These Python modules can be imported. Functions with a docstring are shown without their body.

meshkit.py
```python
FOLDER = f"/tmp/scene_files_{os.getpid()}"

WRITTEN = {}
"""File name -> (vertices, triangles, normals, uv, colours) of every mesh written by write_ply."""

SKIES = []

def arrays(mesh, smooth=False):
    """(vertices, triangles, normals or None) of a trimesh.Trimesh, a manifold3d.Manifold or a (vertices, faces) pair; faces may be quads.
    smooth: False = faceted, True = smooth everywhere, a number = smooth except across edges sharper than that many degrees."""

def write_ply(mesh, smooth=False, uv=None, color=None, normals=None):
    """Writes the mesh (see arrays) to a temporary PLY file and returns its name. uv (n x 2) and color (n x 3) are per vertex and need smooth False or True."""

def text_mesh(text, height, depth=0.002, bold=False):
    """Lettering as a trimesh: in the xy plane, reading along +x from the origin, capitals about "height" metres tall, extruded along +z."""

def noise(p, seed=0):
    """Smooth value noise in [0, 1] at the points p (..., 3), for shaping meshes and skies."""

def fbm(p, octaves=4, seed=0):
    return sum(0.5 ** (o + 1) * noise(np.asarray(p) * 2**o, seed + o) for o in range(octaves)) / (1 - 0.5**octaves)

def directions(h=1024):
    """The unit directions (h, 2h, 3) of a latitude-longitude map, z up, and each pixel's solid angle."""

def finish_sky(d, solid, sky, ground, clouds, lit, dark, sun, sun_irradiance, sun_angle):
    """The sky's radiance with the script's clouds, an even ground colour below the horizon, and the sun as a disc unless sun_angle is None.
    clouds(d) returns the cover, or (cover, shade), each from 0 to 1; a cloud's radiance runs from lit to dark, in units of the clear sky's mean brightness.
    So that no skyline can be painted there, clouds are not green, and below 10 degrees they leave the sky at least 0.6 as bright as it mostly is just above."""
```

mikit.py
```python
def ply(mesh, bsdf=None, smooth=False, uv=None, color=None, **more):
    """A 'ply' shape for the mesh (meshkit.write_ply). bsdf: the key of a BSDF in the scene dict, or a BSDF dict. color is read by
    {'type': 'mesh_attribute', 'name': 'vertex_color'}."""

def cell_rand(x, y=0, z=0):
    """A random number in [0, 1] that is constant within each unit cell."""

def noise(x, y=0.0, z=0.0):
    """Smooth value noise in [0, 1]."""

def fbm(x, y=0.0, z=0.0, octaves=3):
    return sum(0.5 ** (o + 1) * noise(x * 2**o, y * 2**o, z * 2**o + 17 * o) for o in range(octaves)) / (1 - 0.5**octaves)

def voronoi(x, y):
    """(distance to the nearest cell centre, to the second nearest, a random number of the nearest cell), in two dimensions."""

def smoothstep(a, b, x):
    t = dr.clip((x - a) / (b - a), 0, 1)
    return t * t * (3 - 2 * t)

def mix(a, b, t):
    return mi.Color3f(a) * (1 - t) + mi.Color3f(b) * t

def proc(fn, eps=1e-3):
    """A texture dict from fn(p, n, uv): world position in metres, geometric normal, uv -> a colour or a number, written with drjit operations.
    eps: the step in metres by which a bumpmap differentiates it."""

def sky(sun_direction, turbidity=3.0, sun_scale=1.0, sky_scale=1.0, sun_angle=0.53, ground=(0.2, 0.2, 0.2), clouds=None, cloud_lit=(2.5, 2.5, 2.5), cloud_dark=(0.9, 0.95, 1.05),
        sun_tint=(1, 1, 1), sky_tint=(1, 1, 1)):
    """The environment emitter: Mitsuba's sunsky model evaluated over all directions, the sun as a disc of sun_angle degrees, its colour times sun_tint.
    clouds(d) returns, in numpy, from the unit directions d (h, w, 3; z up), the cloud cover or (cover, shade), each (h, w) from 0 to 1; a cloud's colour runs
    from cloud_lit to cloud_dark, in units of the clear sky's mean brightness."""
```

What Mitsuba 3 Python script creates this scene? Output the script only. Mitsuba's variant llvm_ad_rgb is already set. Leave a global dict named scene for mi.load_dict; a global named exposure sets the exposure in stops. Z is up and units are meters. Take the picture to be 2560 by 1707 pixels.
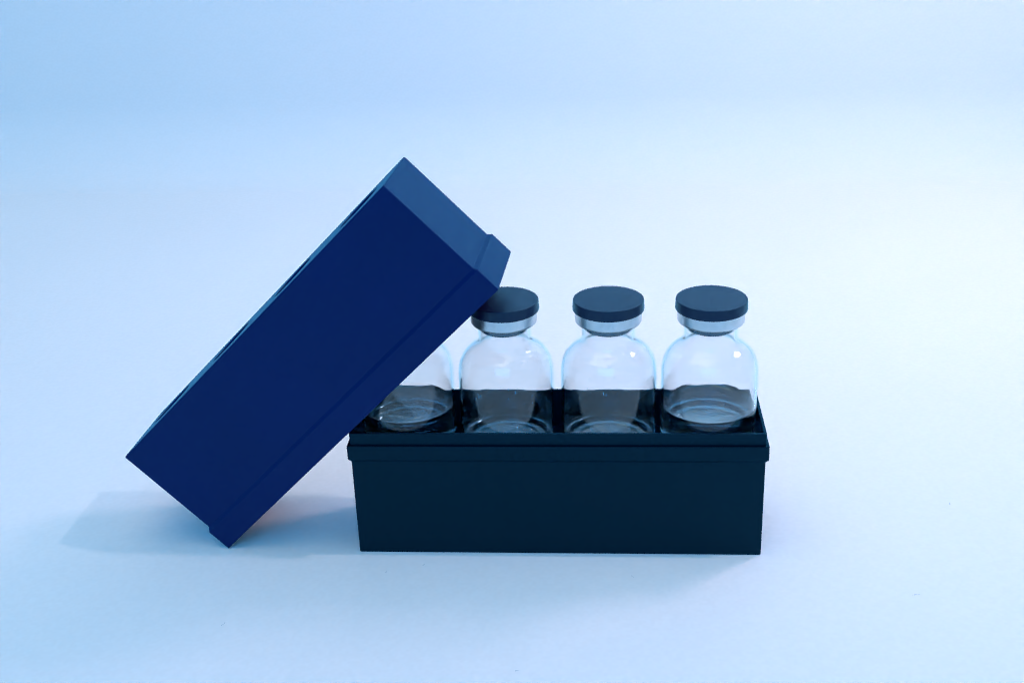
import math
import numpy as np
import trimesh
import manifold3d as m3
import shapely.geometry as sg
import drjit as dr
import mitsuba as mi
import mikit
import meshkit

T = mi.ScalarTransform4f
MM = 0.001
scene, labels = {}, {}

# ---------------------------------------------------------------- camera, lights, exposure
exposure = 0.05
CAM = np.array([15.011, -332.847, 217.649]) * MM
RIGHT = np.array([0.99726712, 0.06586794, -0.03346199])
UP = np.array([0.00415907, 0.40215135, 0.91556376])
FWD = np.array([-0.07376309, 0.9132008, -0.40077837])
scene['camera'] = {'type': 'perspective', 'fov': 43.966, 'near_clip': 0.01, 'far_clip': 50.0,
                   'to_world': T().look_at(origin=CAM.tolist(), target=(CAM + FWD).tolist(), up=UP.tolist())}
# the dim blue room light, a small hard lamp at the right, a softbox behind at the right
FILL = (0.118, 0.440, 0.720)
KEY_POS, KEY_AIM, KEY_R = np.array([318.0, 10.0, 556.0]), np.array([-60.0, 15.0, 30.0]), 8.0
KEY_L = (1120.0, 1020.0, 1080.0)
SOFT_POS, SOFT_AIM, SOFT_W, SOFT_H = np.array([335.0, 212.0, 395.0]), np.array([-348.0, 400.0, 0.0]), 130.0, 130.0
SOFT_L = (19.3, 14.5, 17.5)
PANEL_POS, PANEL_AIM, PANEL_W = np.array([-250.0, -120.0, 1350.0]), np.array([-80.0, 120.0, 0.0]), 900.0
PANEL_L = (1.72, 1.50, 1.15)
FRONT_POS, FRONT_AIM, FRONT_W = np.array([-100.0, -900.0, 750.0]), np.array([-50.0, 60.0, 0.0]), 700.0
FRONT_L = (0.25, 1.50, 3.5)
scene['room_light'] = {'type': 'constant', 'radiance': {'type': 'rgb', 'value': list(FILL)}}


# ---------------------------------------------------------------- materials
def rgb(*c):
    return {'type': 'rgb', 'value': list(c)}


def mottled(c, amount, scale):
    c = mi.Color3f(*c)

    def fn(p, n, uv):
        q = p * scale
        return c * (1 + amount * (mikit.fbm(q.x, q.y, q.z, 4) - 0.5) * 2)
    return mikit.proc(fn)


def layers(axis, seed):
    """the faint uneven layer marks of printed plastic, running across the axis, and a fine grain"""
    ax, ay, az = [float(v) for v in axis]

    def fn(p, n, uv):
        t = p.x * ax + p.y * ay + p.z * az
        a = mikit.noise(p.x * 40 + seed, p.y * 40, t * 1400)
        b = mikit.fbm(p.x * 1500, p.y * 1500, p.z * 1500 + seed, 2)
        return a * 0.000010 + b * 0.000012
    return mikit.proc(fn, eps=1.5e-4)


def plastic(c, alpha, axis, amount=0.15, scale=120.0, ior=1.40, spec=(0.35, 0.80, 0.95)):
    return {'type': 'twosided', 'bsdf': {'type': 'bumpmap', 'nested_bump': layers(axis, c[2] * 100), 'scale': 1.0, 'bsdf': {
        'type': 'roughplastic', 'diffuse_reflectance': mottled(c, amount, scale), 'alpha': alpha, 'int_ior': ior,
        'specular_reflectance': {'type': 'rgb', 'value': list(spec)}}}}


def paper_colour(p, n, uv):
    f = mikit.fbm(p.x * 9, p.y * 9, p.z * 9, 3) - 0.5
    g = mikit.fbm(p.x * 900, p.y * 900, p.z * 900, 2) - 0.5
    return mi.Color3f(0.815, 0.825, 0.835) * (1 + 0.03 * f + 0.05 * g)


def paper_relief(p, n, uv):
    return mikit.fbm(p.x * 1100, p.y * 1100, p.z * 1100, 2) * 0.00006


scene['paper'] = {'type': 'twosided', 'bsdf': {'type': 'bumpmap', 'nested_bump': mikit.proc(paper_relief, eps=2e-4), 'scale': 1.0,
                  'bsdf': {'type': 'diffuse', 'reflectance': mikit.proc(paper_colour)}}}
LID_AXIS = (-0.7022, 0.0311, 0.7113)
scene['navy_plastic'] = plastic((0.0002, 0.002, 0.010), 0.28, (0, 0, 1), ior=1.42, spec=(0.12, 0.68, 1.0))
scene['blue_plastic'] = plastic((0.0, 0.0003, 0.074), 0.20, LID_AXIS, 0.10, 60.0, ior=1.44, spec=(0.20, 0.72, 1.0))
scene['cap_plastic'] = plastic((0.006, 0.007, 0.034), 0.15, (0, 0, 1), ior=1.52, spec=(0.33, 0.80, 1.0))
scene['added_pad_pale'] = plastic((0.80, 0.93, 0.95), 0.3, (0, 0, 1), 0.02)  # near-white, for the added pads that brighten the vial bases
scene['stopper_rubber'] = plastic((0.05, 0.10, 0.15), 0.35, (0, 0, 1))


def brushed(p, n, uv):
    a = dr.atan2(p.y, p.x)
    return 0.22 + 0.16 * mikit.noise(p.x * 6000, p.y * 6000, p.z * 300)


scene['aluminium'] = {'type': 'twosided', 'bsdf': {'type': 'principled', 'base_color': mottled((0.52, 0.64, 0.70), 0.10, 500.0), 'metallic': 1.0,
                                                   'roughness': mikit.proc(brushed)}}
scene['clear_glass'] = {'type': 'dielectric', 'int_ior': 1.51, 'ext_ior': 1.0, 'specular_reflectance': rgb(0.74, 0.94, 1.0), 'specular_transmittance': rgb(0.985, 0.994, 1.0)}
scene['glass_to_liquid'] = {'type': 'dielectric', 'int_ior': 1.335, 'ext_ior': 1.51}
scene['liquid_to_air'] = {'type': 'dielectric', 'int_ior': 1.335, 'ext_ior': 1.0, 'specular_reflectance': rgb(0.6, 0.85, 1.0)}
scene['dust'] = {'type': 'twosided', 'bsdf': {'type': 'diffuse', 'reflectance': rgb(0.16, 0.28, 0.42)}}
scene['residue'] = {'type': 'twosided', 'bsdf': {'type': 'diffuse', 'reflectance': rgb(0.35, 0.75, 0.95)}}
scene['lamp_black'] = {'type': 'twosided', 'bsdf': {'type': 'roughplastic', 'diffuse_reflectance': rgb(0.03, 0.03, 0.03), 'alpha': 0.3}}


# ---------------------------------------------------------------- helpers
def numbered(name):
    k, i = name, 0
    while k in labels or k in scene:
        i += 1
        k = f'{name}_{i:03d}'
    return k


def as_mesh(m):
    if hasattr(m, 'to_mesh'):
        g = m.to_mesh()
        m = trimesh.Trimesh(np.array(g.vert_properties[:, :3], float), np.array(g.tri_verts), process=False)
    return m


def put(key, mesh, bsdf, smooth=30, xf=None, **more):
    """mesh in millimetres -> one entry of the scene"""
    m = as_mesh(mesh).copy()
    if xf is not None:
        m.apply_transform(xf)
    m.apply_scale(MM)
    scene[key] = mikit.ply(m, bsdf, smooth=smooth, **more)


def rect(x0, y0, x1, y1, r=0.0, seg=6):
    if r <= 0:
        return m3.CrossSection([[(x0, y0), (x1, y0), (x1, y1), (x0, y1)]])
    pts = []
    for cx, cy, a0 in ((x1 - r, y0 + r, -90), (x1 - r, y1 - r, 0), (x0 + r, y1 - r, 90), (x0 + r, y0 + r, 180)):
        for k in range(seg + 1):
            a = math.radians(a0 + 90 * k / seg)
            pts.append((cx + r * math.cos(a), cy + r * math.sin(a)))
    return m3.CrossSection([pts])


def slab(x0, y0, x1, y1, z0, z1, r=0.0):
    return m3.Manifold.extrude(rect(x0, y0, x1, y1, r), z1 - z0).translate((0, 0, z0))


def round_box(x0, y0, z0, x1, y1, z1, r, seg=16):
    s = m3.Manifold.sphere(r, seg)
    return m3.Manifold.batch_hull([s.translate((x, y, z)) for x in (x0 + r, x1 - r) for y in (y0 + r, y1 - r) for z in (z0 + r, z1 - r)])


def lathe(profile, seg=160):
    """closed or open surface of revolution round z; profile [(r, z), ...]; outward normal is to the right of the walking direction"""
    p = np.asarray(profile, float)
    n = len(p)
    a = np.arange(seg) * 2 * np.pi / seg
    v = np.stack([p[:, None, 0] * np.cos(a), p[:, None, 0] * np.sin(a), np.repeat(p[:, 1:2], seg, 1)], -1).reshape(-1, 3)
    i, j = np.meshgrid(np.arange(n - 1), np.arange(seg), indexing='ij')
    j2 = (j + 1) % seg
    q = np.stack([i * seg + j, i * seg + j2, (i + 1) * seg + j2, (i + 1) * seg + j], -1).reshape(-1, 4)
    f = np.vstack([q[:, [0, 1, 2]], q[:, [0, 2, 3]]])
    m = trimesh.Trimesh(v, f, process=False)
    m.merge_vertices()
    m.update_faces(m.nondegenerate_faces())
    m.remove_unreferenced_vertices()
    return m


def arc(cx, cz, r, a0, a1, n):
    return [(cx + r * math.cos(math.radians(a)), cz + r * math.sin(math.radians(a))) for a in np.linspace(a0, a1, n)]


# ---------------------------------------------------------------- setting: the paper sweep
def sweep_mesh():
    y0, yb, rad, top = -1500.0, 384.0, 45.0, 1500.0
    prof = [(y, 0.0) for y in np.linspace(y0, yb, 24)]
    prof += [(yb + rad * math.sin(t), rad * (1 - math.cos(t))) for t in np.linspace(0, math.pi / 2, 40)[1:]]
    prof += [(yb + rad, z) for z in np.linspace(rad, top, 14)[1:]]
    xs = np.linspace(-1500, 1500, 31)
    v = np.array([[x, y, z] for (y, z) in prof for x in xs])
    n = len(xs)
    f = [(i * n + j, i * n + j + 1, (i + 1) * n + j + 1, (i + 1) * n + j) for i in range(len(prof) - 1) for j in range(n - 1)]
    f = np.array(f)
    return trimesh.Trimesh(v, np.vstack([f[:, [0, 1, 2]], f[:, [0, 2, 3]]]), process=False)


put('ground', sweep_mesh(), 'paper', smooth=True)
labels['ground'] = {'label': 'seamless pale paper sweep under and behind the boxes', 'kind': 'structure'}

# ---------------------------------------------------------------- the box base
L, D = 124.0, 30.7
h, WALL, CO = L / 2, 0.85, 0.875
FLOOR = 28.9
Z_LIP, Z_COL, Z_CH, Z_BODY = 41.62, 37.76, 33.22, 32.11
body = round_box(-h, 0, 0, h, D, 60, 0.5)
body = body.trim_by_plane((0, 0, -1), -36.0)
body = body - slab(-h + WALL, WALL, h - WALL, D - WALL, FLOOR, 80, 0.4)
labels['vial_box'] = {'label': 'open dark navy plastic box base holding four glass vials', 'category': 'box'}
put('vial_box__body', body, 'navy_plastic')


def ring(xo, zs, inner=None):
    """a stack of rectangular rings, zs = [(z0, z1, outward offset)]"""
    out = m3.Manifold()
    for z0, z1, o in zs:
        out = out + slab(-h - o, -o, h + o, D + o, z0, z1, 0.45)
    i = inner
    return out - slab(-h + i, i, h - i, D - i, zs[0][0] - 5, zs[-1][1] + 5, 0.3)


def collar_ring(z_edge, z_full, z_rim, inner):
    """the proud band round the open end, with a sloped shoulder between z_edge (flush) and z_full"""
    d = 0.04 if z_full > z_edge else -0.04
    lo, hi = sorted((z_full, z_rim - d * 5))
    shoulder = m3.Manifold.batch_hull([slab(-h - o, -o, h + o, D + o, min(z, z + e), max(z, z + e), 0.5)
                                       for z, o, e in ((z_edge, 0.0, d), (z_full, CO - 0.12, -d), (z_full + d * 3, CO, -d))])
    rim = slab(-h - CO + 0.1, -CO + 0.1, h + CO - 0.1, D + CO - 0.1, min(z_full, z_rim), max(z_full, z_rim), 0.45)
    out = shoulder + slab(-h - CO, -CO, h + CO, D + CO, lo, hi, 0.5) + rim
    return out - slab(-h + inner, inner, h - inner, D - inner, min(z_edge, z_rim) - 5, max(z_edge, z_rim) + 5, 0.3)


put('vial_box__collar', collar_ring(Z_BODY, Z_CH, Z_COL, 0.35), 'navy_plastic')
for vx in (-45.9, -15.3, 15.8, 46.0):  # unseen pale discs, added under the vials to brighten the glass bases
    added_pad = lathe([(0, FLOOR - 0.5), (12.2, FLOOR - 0.5), (12.5, FLOOR - 0.2), (12.5, FLOOR + 0.3), (0, FLOOR + 0.3)], 48)
    added_pad.apply_translation((vx, D / 2, 0))
    put(numbered('vial_box__added_pad'), added_pad, 'added_pad_pale')
lip = ring(0, [(36.0, Z_LIP - 0.14, 0.0), (Z_LIP - 0.14, Z_LIP, -0.1)], WALL)
put('vial_box__lip', lip, 'navy_plastic')

# ---------------------------------------------------------------- the lid, leaning on the left end of the base
LID_H, LK, LKC = 43.08, 8.03, 1.10
cy, sy = math.cos(-0.7793), math.sin(-0.7793)
from_y = np.array([[cy, 0, sy], [0, 1, 0], [-sy, 0, cy]])
ax, az = -0.0094, -0.0443
from_x = np.array([[1, 0, 0], [0, math.cos(ax), -math.sin(ax)], [0, math.sin(ax), math.cos(ax)]])
from_z = np.array([[math.cos(az), -math.sin(az), 0], [math.sin(az), math.cos(az), 0], [0, 0, 1]])
LID = np.eye(4)
LID[:3, :3] = from_z @ from_x @ from_y      # extrinsic y, then x, then z
LID[:3, 3] = (-59.6151, 0.465, 44.1515 + 0.03)
lid = round_box(-h, 0, -30, h, D, LID_H, 0.55)
lid = lid.trim_by_plane((0, 0, 1), 2.0)
lid = lid - slab(-h + 1.0, 1.0, h - 1.0, D - 1.0, -40, LID_H - 2.6, 0.4)
for k in range(4):
    lid = lid - m3.Manifold.cylinder(6, 8.0, 8.0, 64).translate(((k - 1.5) * 30.6, D / 2, LID_H - 0.9))
labels['box_lid'] = {'label': 'blue plastic box lid tilted against the left end of the navy box', 'category': 'lid'}
put('box_lid__body', lid, 'blue_plastic', xf=LID)
put('box_lid__collar', collar_ring(LK + LKC, LK, 0.0, 0.15), 'blue_plastic', xf=LID)

# ---------------------------------------------------------------- the vials
RB, RI = 14.4, 13.6
BOT = FLOOR + 0.05
NECK_O, NECK_I = 7.85, 7.05
SHO = [(7.85, 66.2), (8.15, 65.3), (9.25, 64.15), (10.9, 63.0), (12.45, 61.5), (13.45, 59.85), (14.02, 58.1), (14.3, 56.6), (14.385, 55.2), (RB, 53.6)]


def smooth_curve(pts, n):
    from scipy.interpolate import PchipInterpolator, CubicSpline
    p = np.array(pts)
    t = np.r_[0, np.cumsum(np.hypot(*np.diff(p, axis=0).T))]
    tt = np.linspace(0, t[-1], n)
    return list(zip(PchipInterpolator(t, p[:, 0])(tt), PchipInterpolator(t, p[:, 1])(tt)))


def shrink(pts, d):
    p = np.array(pts)
    t = np.gradient(p, axis=0)
    t /= np.linalg.norm(t, axis=1, keepdims=True)
    return [tuple(q) for q in p + d * np.stack([t[:, 1], -t[:, 0]], 1)]     # walking down and out: the inside is to the left


def wobble(m, seed, amount):
    """hand-blown unevenness of the glass, mostly in the shoulder"""
    v = m.vertices
    r = np.hypot(v[:, 0], v[:, 1])
    w = np.clip((v[:, 2] - 51) / 8, 0.0, 1) ** 2 * np.clip((r - 7.0) / 1.5, 0, 1) * np.clip((69.5 - v[:, 2]) / 3, 0, 1)
    k = meshkit.fbm(v * np.array([0.15, 0.15, 0.30]) + 31, 2, seed) - 0.5
    s = 1 + amount * w * k / np.maximum(r, 1)
    out = m.copy()
    out.vertices = np.c_[v[:, 0] * s, v[:, 1] * s, v[:, 2]]
    return out


def vial(x, y, level, seed, label, turn, specks=0):
    key = numbered('glass_vial')
    labels[key] = {'label': label, 'category': 'vial', 'group': 'glass vials standing in the box base'}
    M = trimesh.transformations.translation_matrix((x, y, 0)) @ trimesh.transformations.rotation_matrix(turn, (0, 0, 1))
    out_curve = smooth_curve(SHO, 36)
    in_curve = shrink(out_curve, 0.8)
    in_curve[0], in_curve[-1] = (NECK_I, 66.2), (RI, 53.6)
    wall_o = [(NECK_O, z) for z in np.linspace(72.0, 66.6, 8)] + out_curve + [(RB, z) for z in np.linspace(53.2, BOT + 3.3, 28)]
    # outer bottom: rounded corner, standing ring, shallow push-up
    bot_o = arc(RB - 3.2, BOT + 3.2, 3.2, 0, -90, 14) + [(10.8,BOT+0.1),(10.2,BOT+.5),(9.4,BOT+0.75),(5,BOT+0.95),(0,BOT+1.0)]
    bot_i = [(0,BOT+3.0),(5,BOT+2.95),(9.0,BOT+2.7),(10.2,BOT+2.45)] + arc(RI - 2.8, BOT + 5.0, 2.8, -80, 0, 12)
    wall_lo = [(RI, z) for z in np.linspace(BOT + 5.3, level, 14)]
    wall_hi = [(RI, z) for z in np.linspace(level, 53.6, 14)] + in_curve[::-1][1:] + [(NECK_I, z) for z in np.linspace(67.0, 72.0, 6)]
    rim = [(NECK_I, 72.0), (NECK_O, 72.0)]
    # walking down the outside, outward normals point away from the axis
    glass = trimesh.util.concatenate([lathe((wall_o + bot_o)[::-1]), lathe(wall_hi[::-1]), lathe(rim[::-1])])
    glass.merge_vertices()
    put(f'{key}__body', wobble(glass, seed, 0.22), 'clear_glass', 40, M)
    # the liquid where it wets the glass (normals towards the glass), and its free surface with a small meniscus
    men = [(0.0, level - 0.9), (5.0, level - 0.9)] + [(r, level - 0.9 * (1 - math.exp(-(RI - r) / 1.0))) for r in RI - np.geomspace(6.5, 0.05, 22)] + [(RI, level)]
    put(f'{key}__liquid', lathe(bot_i + wall_lo), 'glass_to_liquid', 40, M)
    put(f'{key}__liquid__surface', lathe(men[::-1]), 'liquid_to_air', True, M)
    # the crimped aluminium collar, the rubber stopper, the flip-off cap
    collar = arc(9.1, 72.0, 0.85, -60, 0, 6)
    prof = [(7.92, 70.95), (8.4, 71.0), (9.0, 71.22)] + arc(8.95, 72.2, 0.95, -55, 0, 7) + [(9.9, 73.6), (9.9, 75.0), (9.7, 75.12), (7.0, 75.12)]
    put(f'{key}__crimp_collar', lathe(prof), 'aluminium', 35, M)
    put(f'{key}__stopper', lathe([(0, 68.9), (6.0, 68.9), (6.5, 69.2), (6.8, 69.6), (6.8, 75.0)]), 'stopper_rubber', 35, M)
    cap = [(0, 75.15), (9.9, 75.15), (10.25, 75.2)] + arc(10.2, 75.65, 0.42, -80, 0, 5) + [(10.58, 76.4), (10.46, 78.2)] + arc(10.24, 78.28, 0.22, 5, 88, 6) + [(8, 78.5), (0, 78.5)]
    put(f'{key}__cap', lathe(cap), 'cap_plastic', 35, M)
    if specks:
        rng = np.random.default_rng(seed * 77)
        bits = []
        for k in range(specks):
            run = rng.random() < 0.25
            a = rng.uniform(0, 2 * np.pi)
            z0 = rng.uniform(37.0, 43.5) if k % 3 else rng.uniform(41.0, 43.5)
            b = trimesh.creation.icosphere(subdivisions=1, radius=1.0)
            w = rng.uniform(0.05, 0.14)
            b.apply_scale([0.05, w, w * (rng.uniform(3, 7) if run else rng.uniform(0.8, 1.8))])
            b.apply_translation((RI - 0.07, 0, z0))
            b.apply_transform(trimesh.transformations.rotation_matrix(a, (0, 0, 1)))
            bits.append(b)
        put(f'{key}__residue', trimesh.util.concatenate(bits), 'residue', True, M)
        labels[f'{key}__residue'] = {'label': 'dried droplets on the inside of the glass', 'kind': 'stuff'}
    return key


V_Y = D / 2
vial(-45.9, V_Y, 44.6, 1, 'clear vial half hidden behind the tilted blue lid, liquid level above the box rim', 0.4)
vial(-15.3, V_Y, 35.0, 2, 'clear vial whose dark cap is partly covered by the lid corner', 1.7, 80)
vial(15.8, V_Y, 35.0, 3, 'clear vial with fully visible cap, second from the right end of the box', 3.1, 60)
vial(46.0, V_Y, 44.6, 4, 'rightmost clear vial, its liquid level above the box rim', 4.4, 22)


# ---------------------------------------------------------------- a few fibres and specks on the paper
rng = np.random.default_rng(5)
bits = []
for fx, fy in ((22.5, -12.0), (-41.0, -7.0), (-9.0, -57.0), (-52.0, -11.0), (104.0, -20.0), (126.0, 31.0), (-95.0, -38.0)):
    a, ln = rng.uniform(0, math.pi), rng.uniform(0.7, 1.8)
    path = [np.array([fx + t * ln * math.cos(a) + 0.25 * math.sin(5 * t), fy + t * ln * math.sin(a), 0.06]) for t in np.linspace(-0.5, 0.5, 6)]
    for p, q in zip(path[:-1], path[1:]):
        bits.append(trimesh.creation.cylinder(radius=0.045, segment=(p, q), sections=6))
put('paper_dust', trimesh.util.concatenate(bits), 'dust', 30)
labels['paper_dust'] = {'label': 'tiny grey fibres lying on the pale paper in front of the box', 'category': 'dust', 'kind': 'stuff'}


# ---------------------------------------------------------------- the lamps, out of the frame
def facing(pos, aim):
    return np.array(T().look_at(origin=pos.tolist(), target=aim.tolist(), up=[0, 0, 1]).matrix, float)


labels['spot_lamp'] = {'label': 'small round lamp high on the right', 'category': 'lamp'}
K = facing(KEY_POS, KEY_AIM)
disc = lathe([(KEY_R, 0.0), (0.0, 0.0)], 48)
if disc.face_normals[0][2] < 0:
    disc.invert()
put('spot_lamp__bulb', disc, 'lamp_black', False, K, emitter={'type': 'area', 'radiance': rgb(*KEY_L)})
put('spot_lamp__housing', lathe([(0, -60), (18, -60), (22, -50), (22, 5), (20, 5), (18, -2), (0, -2)], 48), 'lamp_black', 30, K)


def softbox(key, pos, aim, w, radiance, label):
    labels[key] = {'label': label, 'category': 'lamp'}
    S, a = facing(pos, aim), w / 2
    panel = trimesh.Trimesh([(-a, -a, 0), (a, -a, 0), (a, a, 0), (-a, a, 0)], [(0, 1, 2), (0, 2, 3)], process=False)
    put(f'{key}__diffuser', panel, 'lamp_black', False, S, emitter={'type': 'area', 'radiance': rgb(*radiance)})
    hood = m3.Manifold.batch_hull([slab(-a - 6, -a - 6, a + 6, a + 6, -6, -3), slab(-25, -25, 25, 25, -0.5 * w, -0.5 * w + 10)])
    put(f'{key}__hood', hood, 'lamp_black', 30, S)


softbox('softbox_lamp', SOFT_POS, SOFT_AIM, SOFT_W, SOFT_L, 'small square softbox behind the boxes on the right')
softbox('softbox_lamp_001', PANEL_POS, PANEL_AIM, PANEL_W, PANEL_L, 'large square softbox high above the boxes')
softbox('softbox_lamp_002', FRONT_POS, FRONT_AIM, FRONT_W, FRONT_L, 'large square blue softbox in front of the boxes')
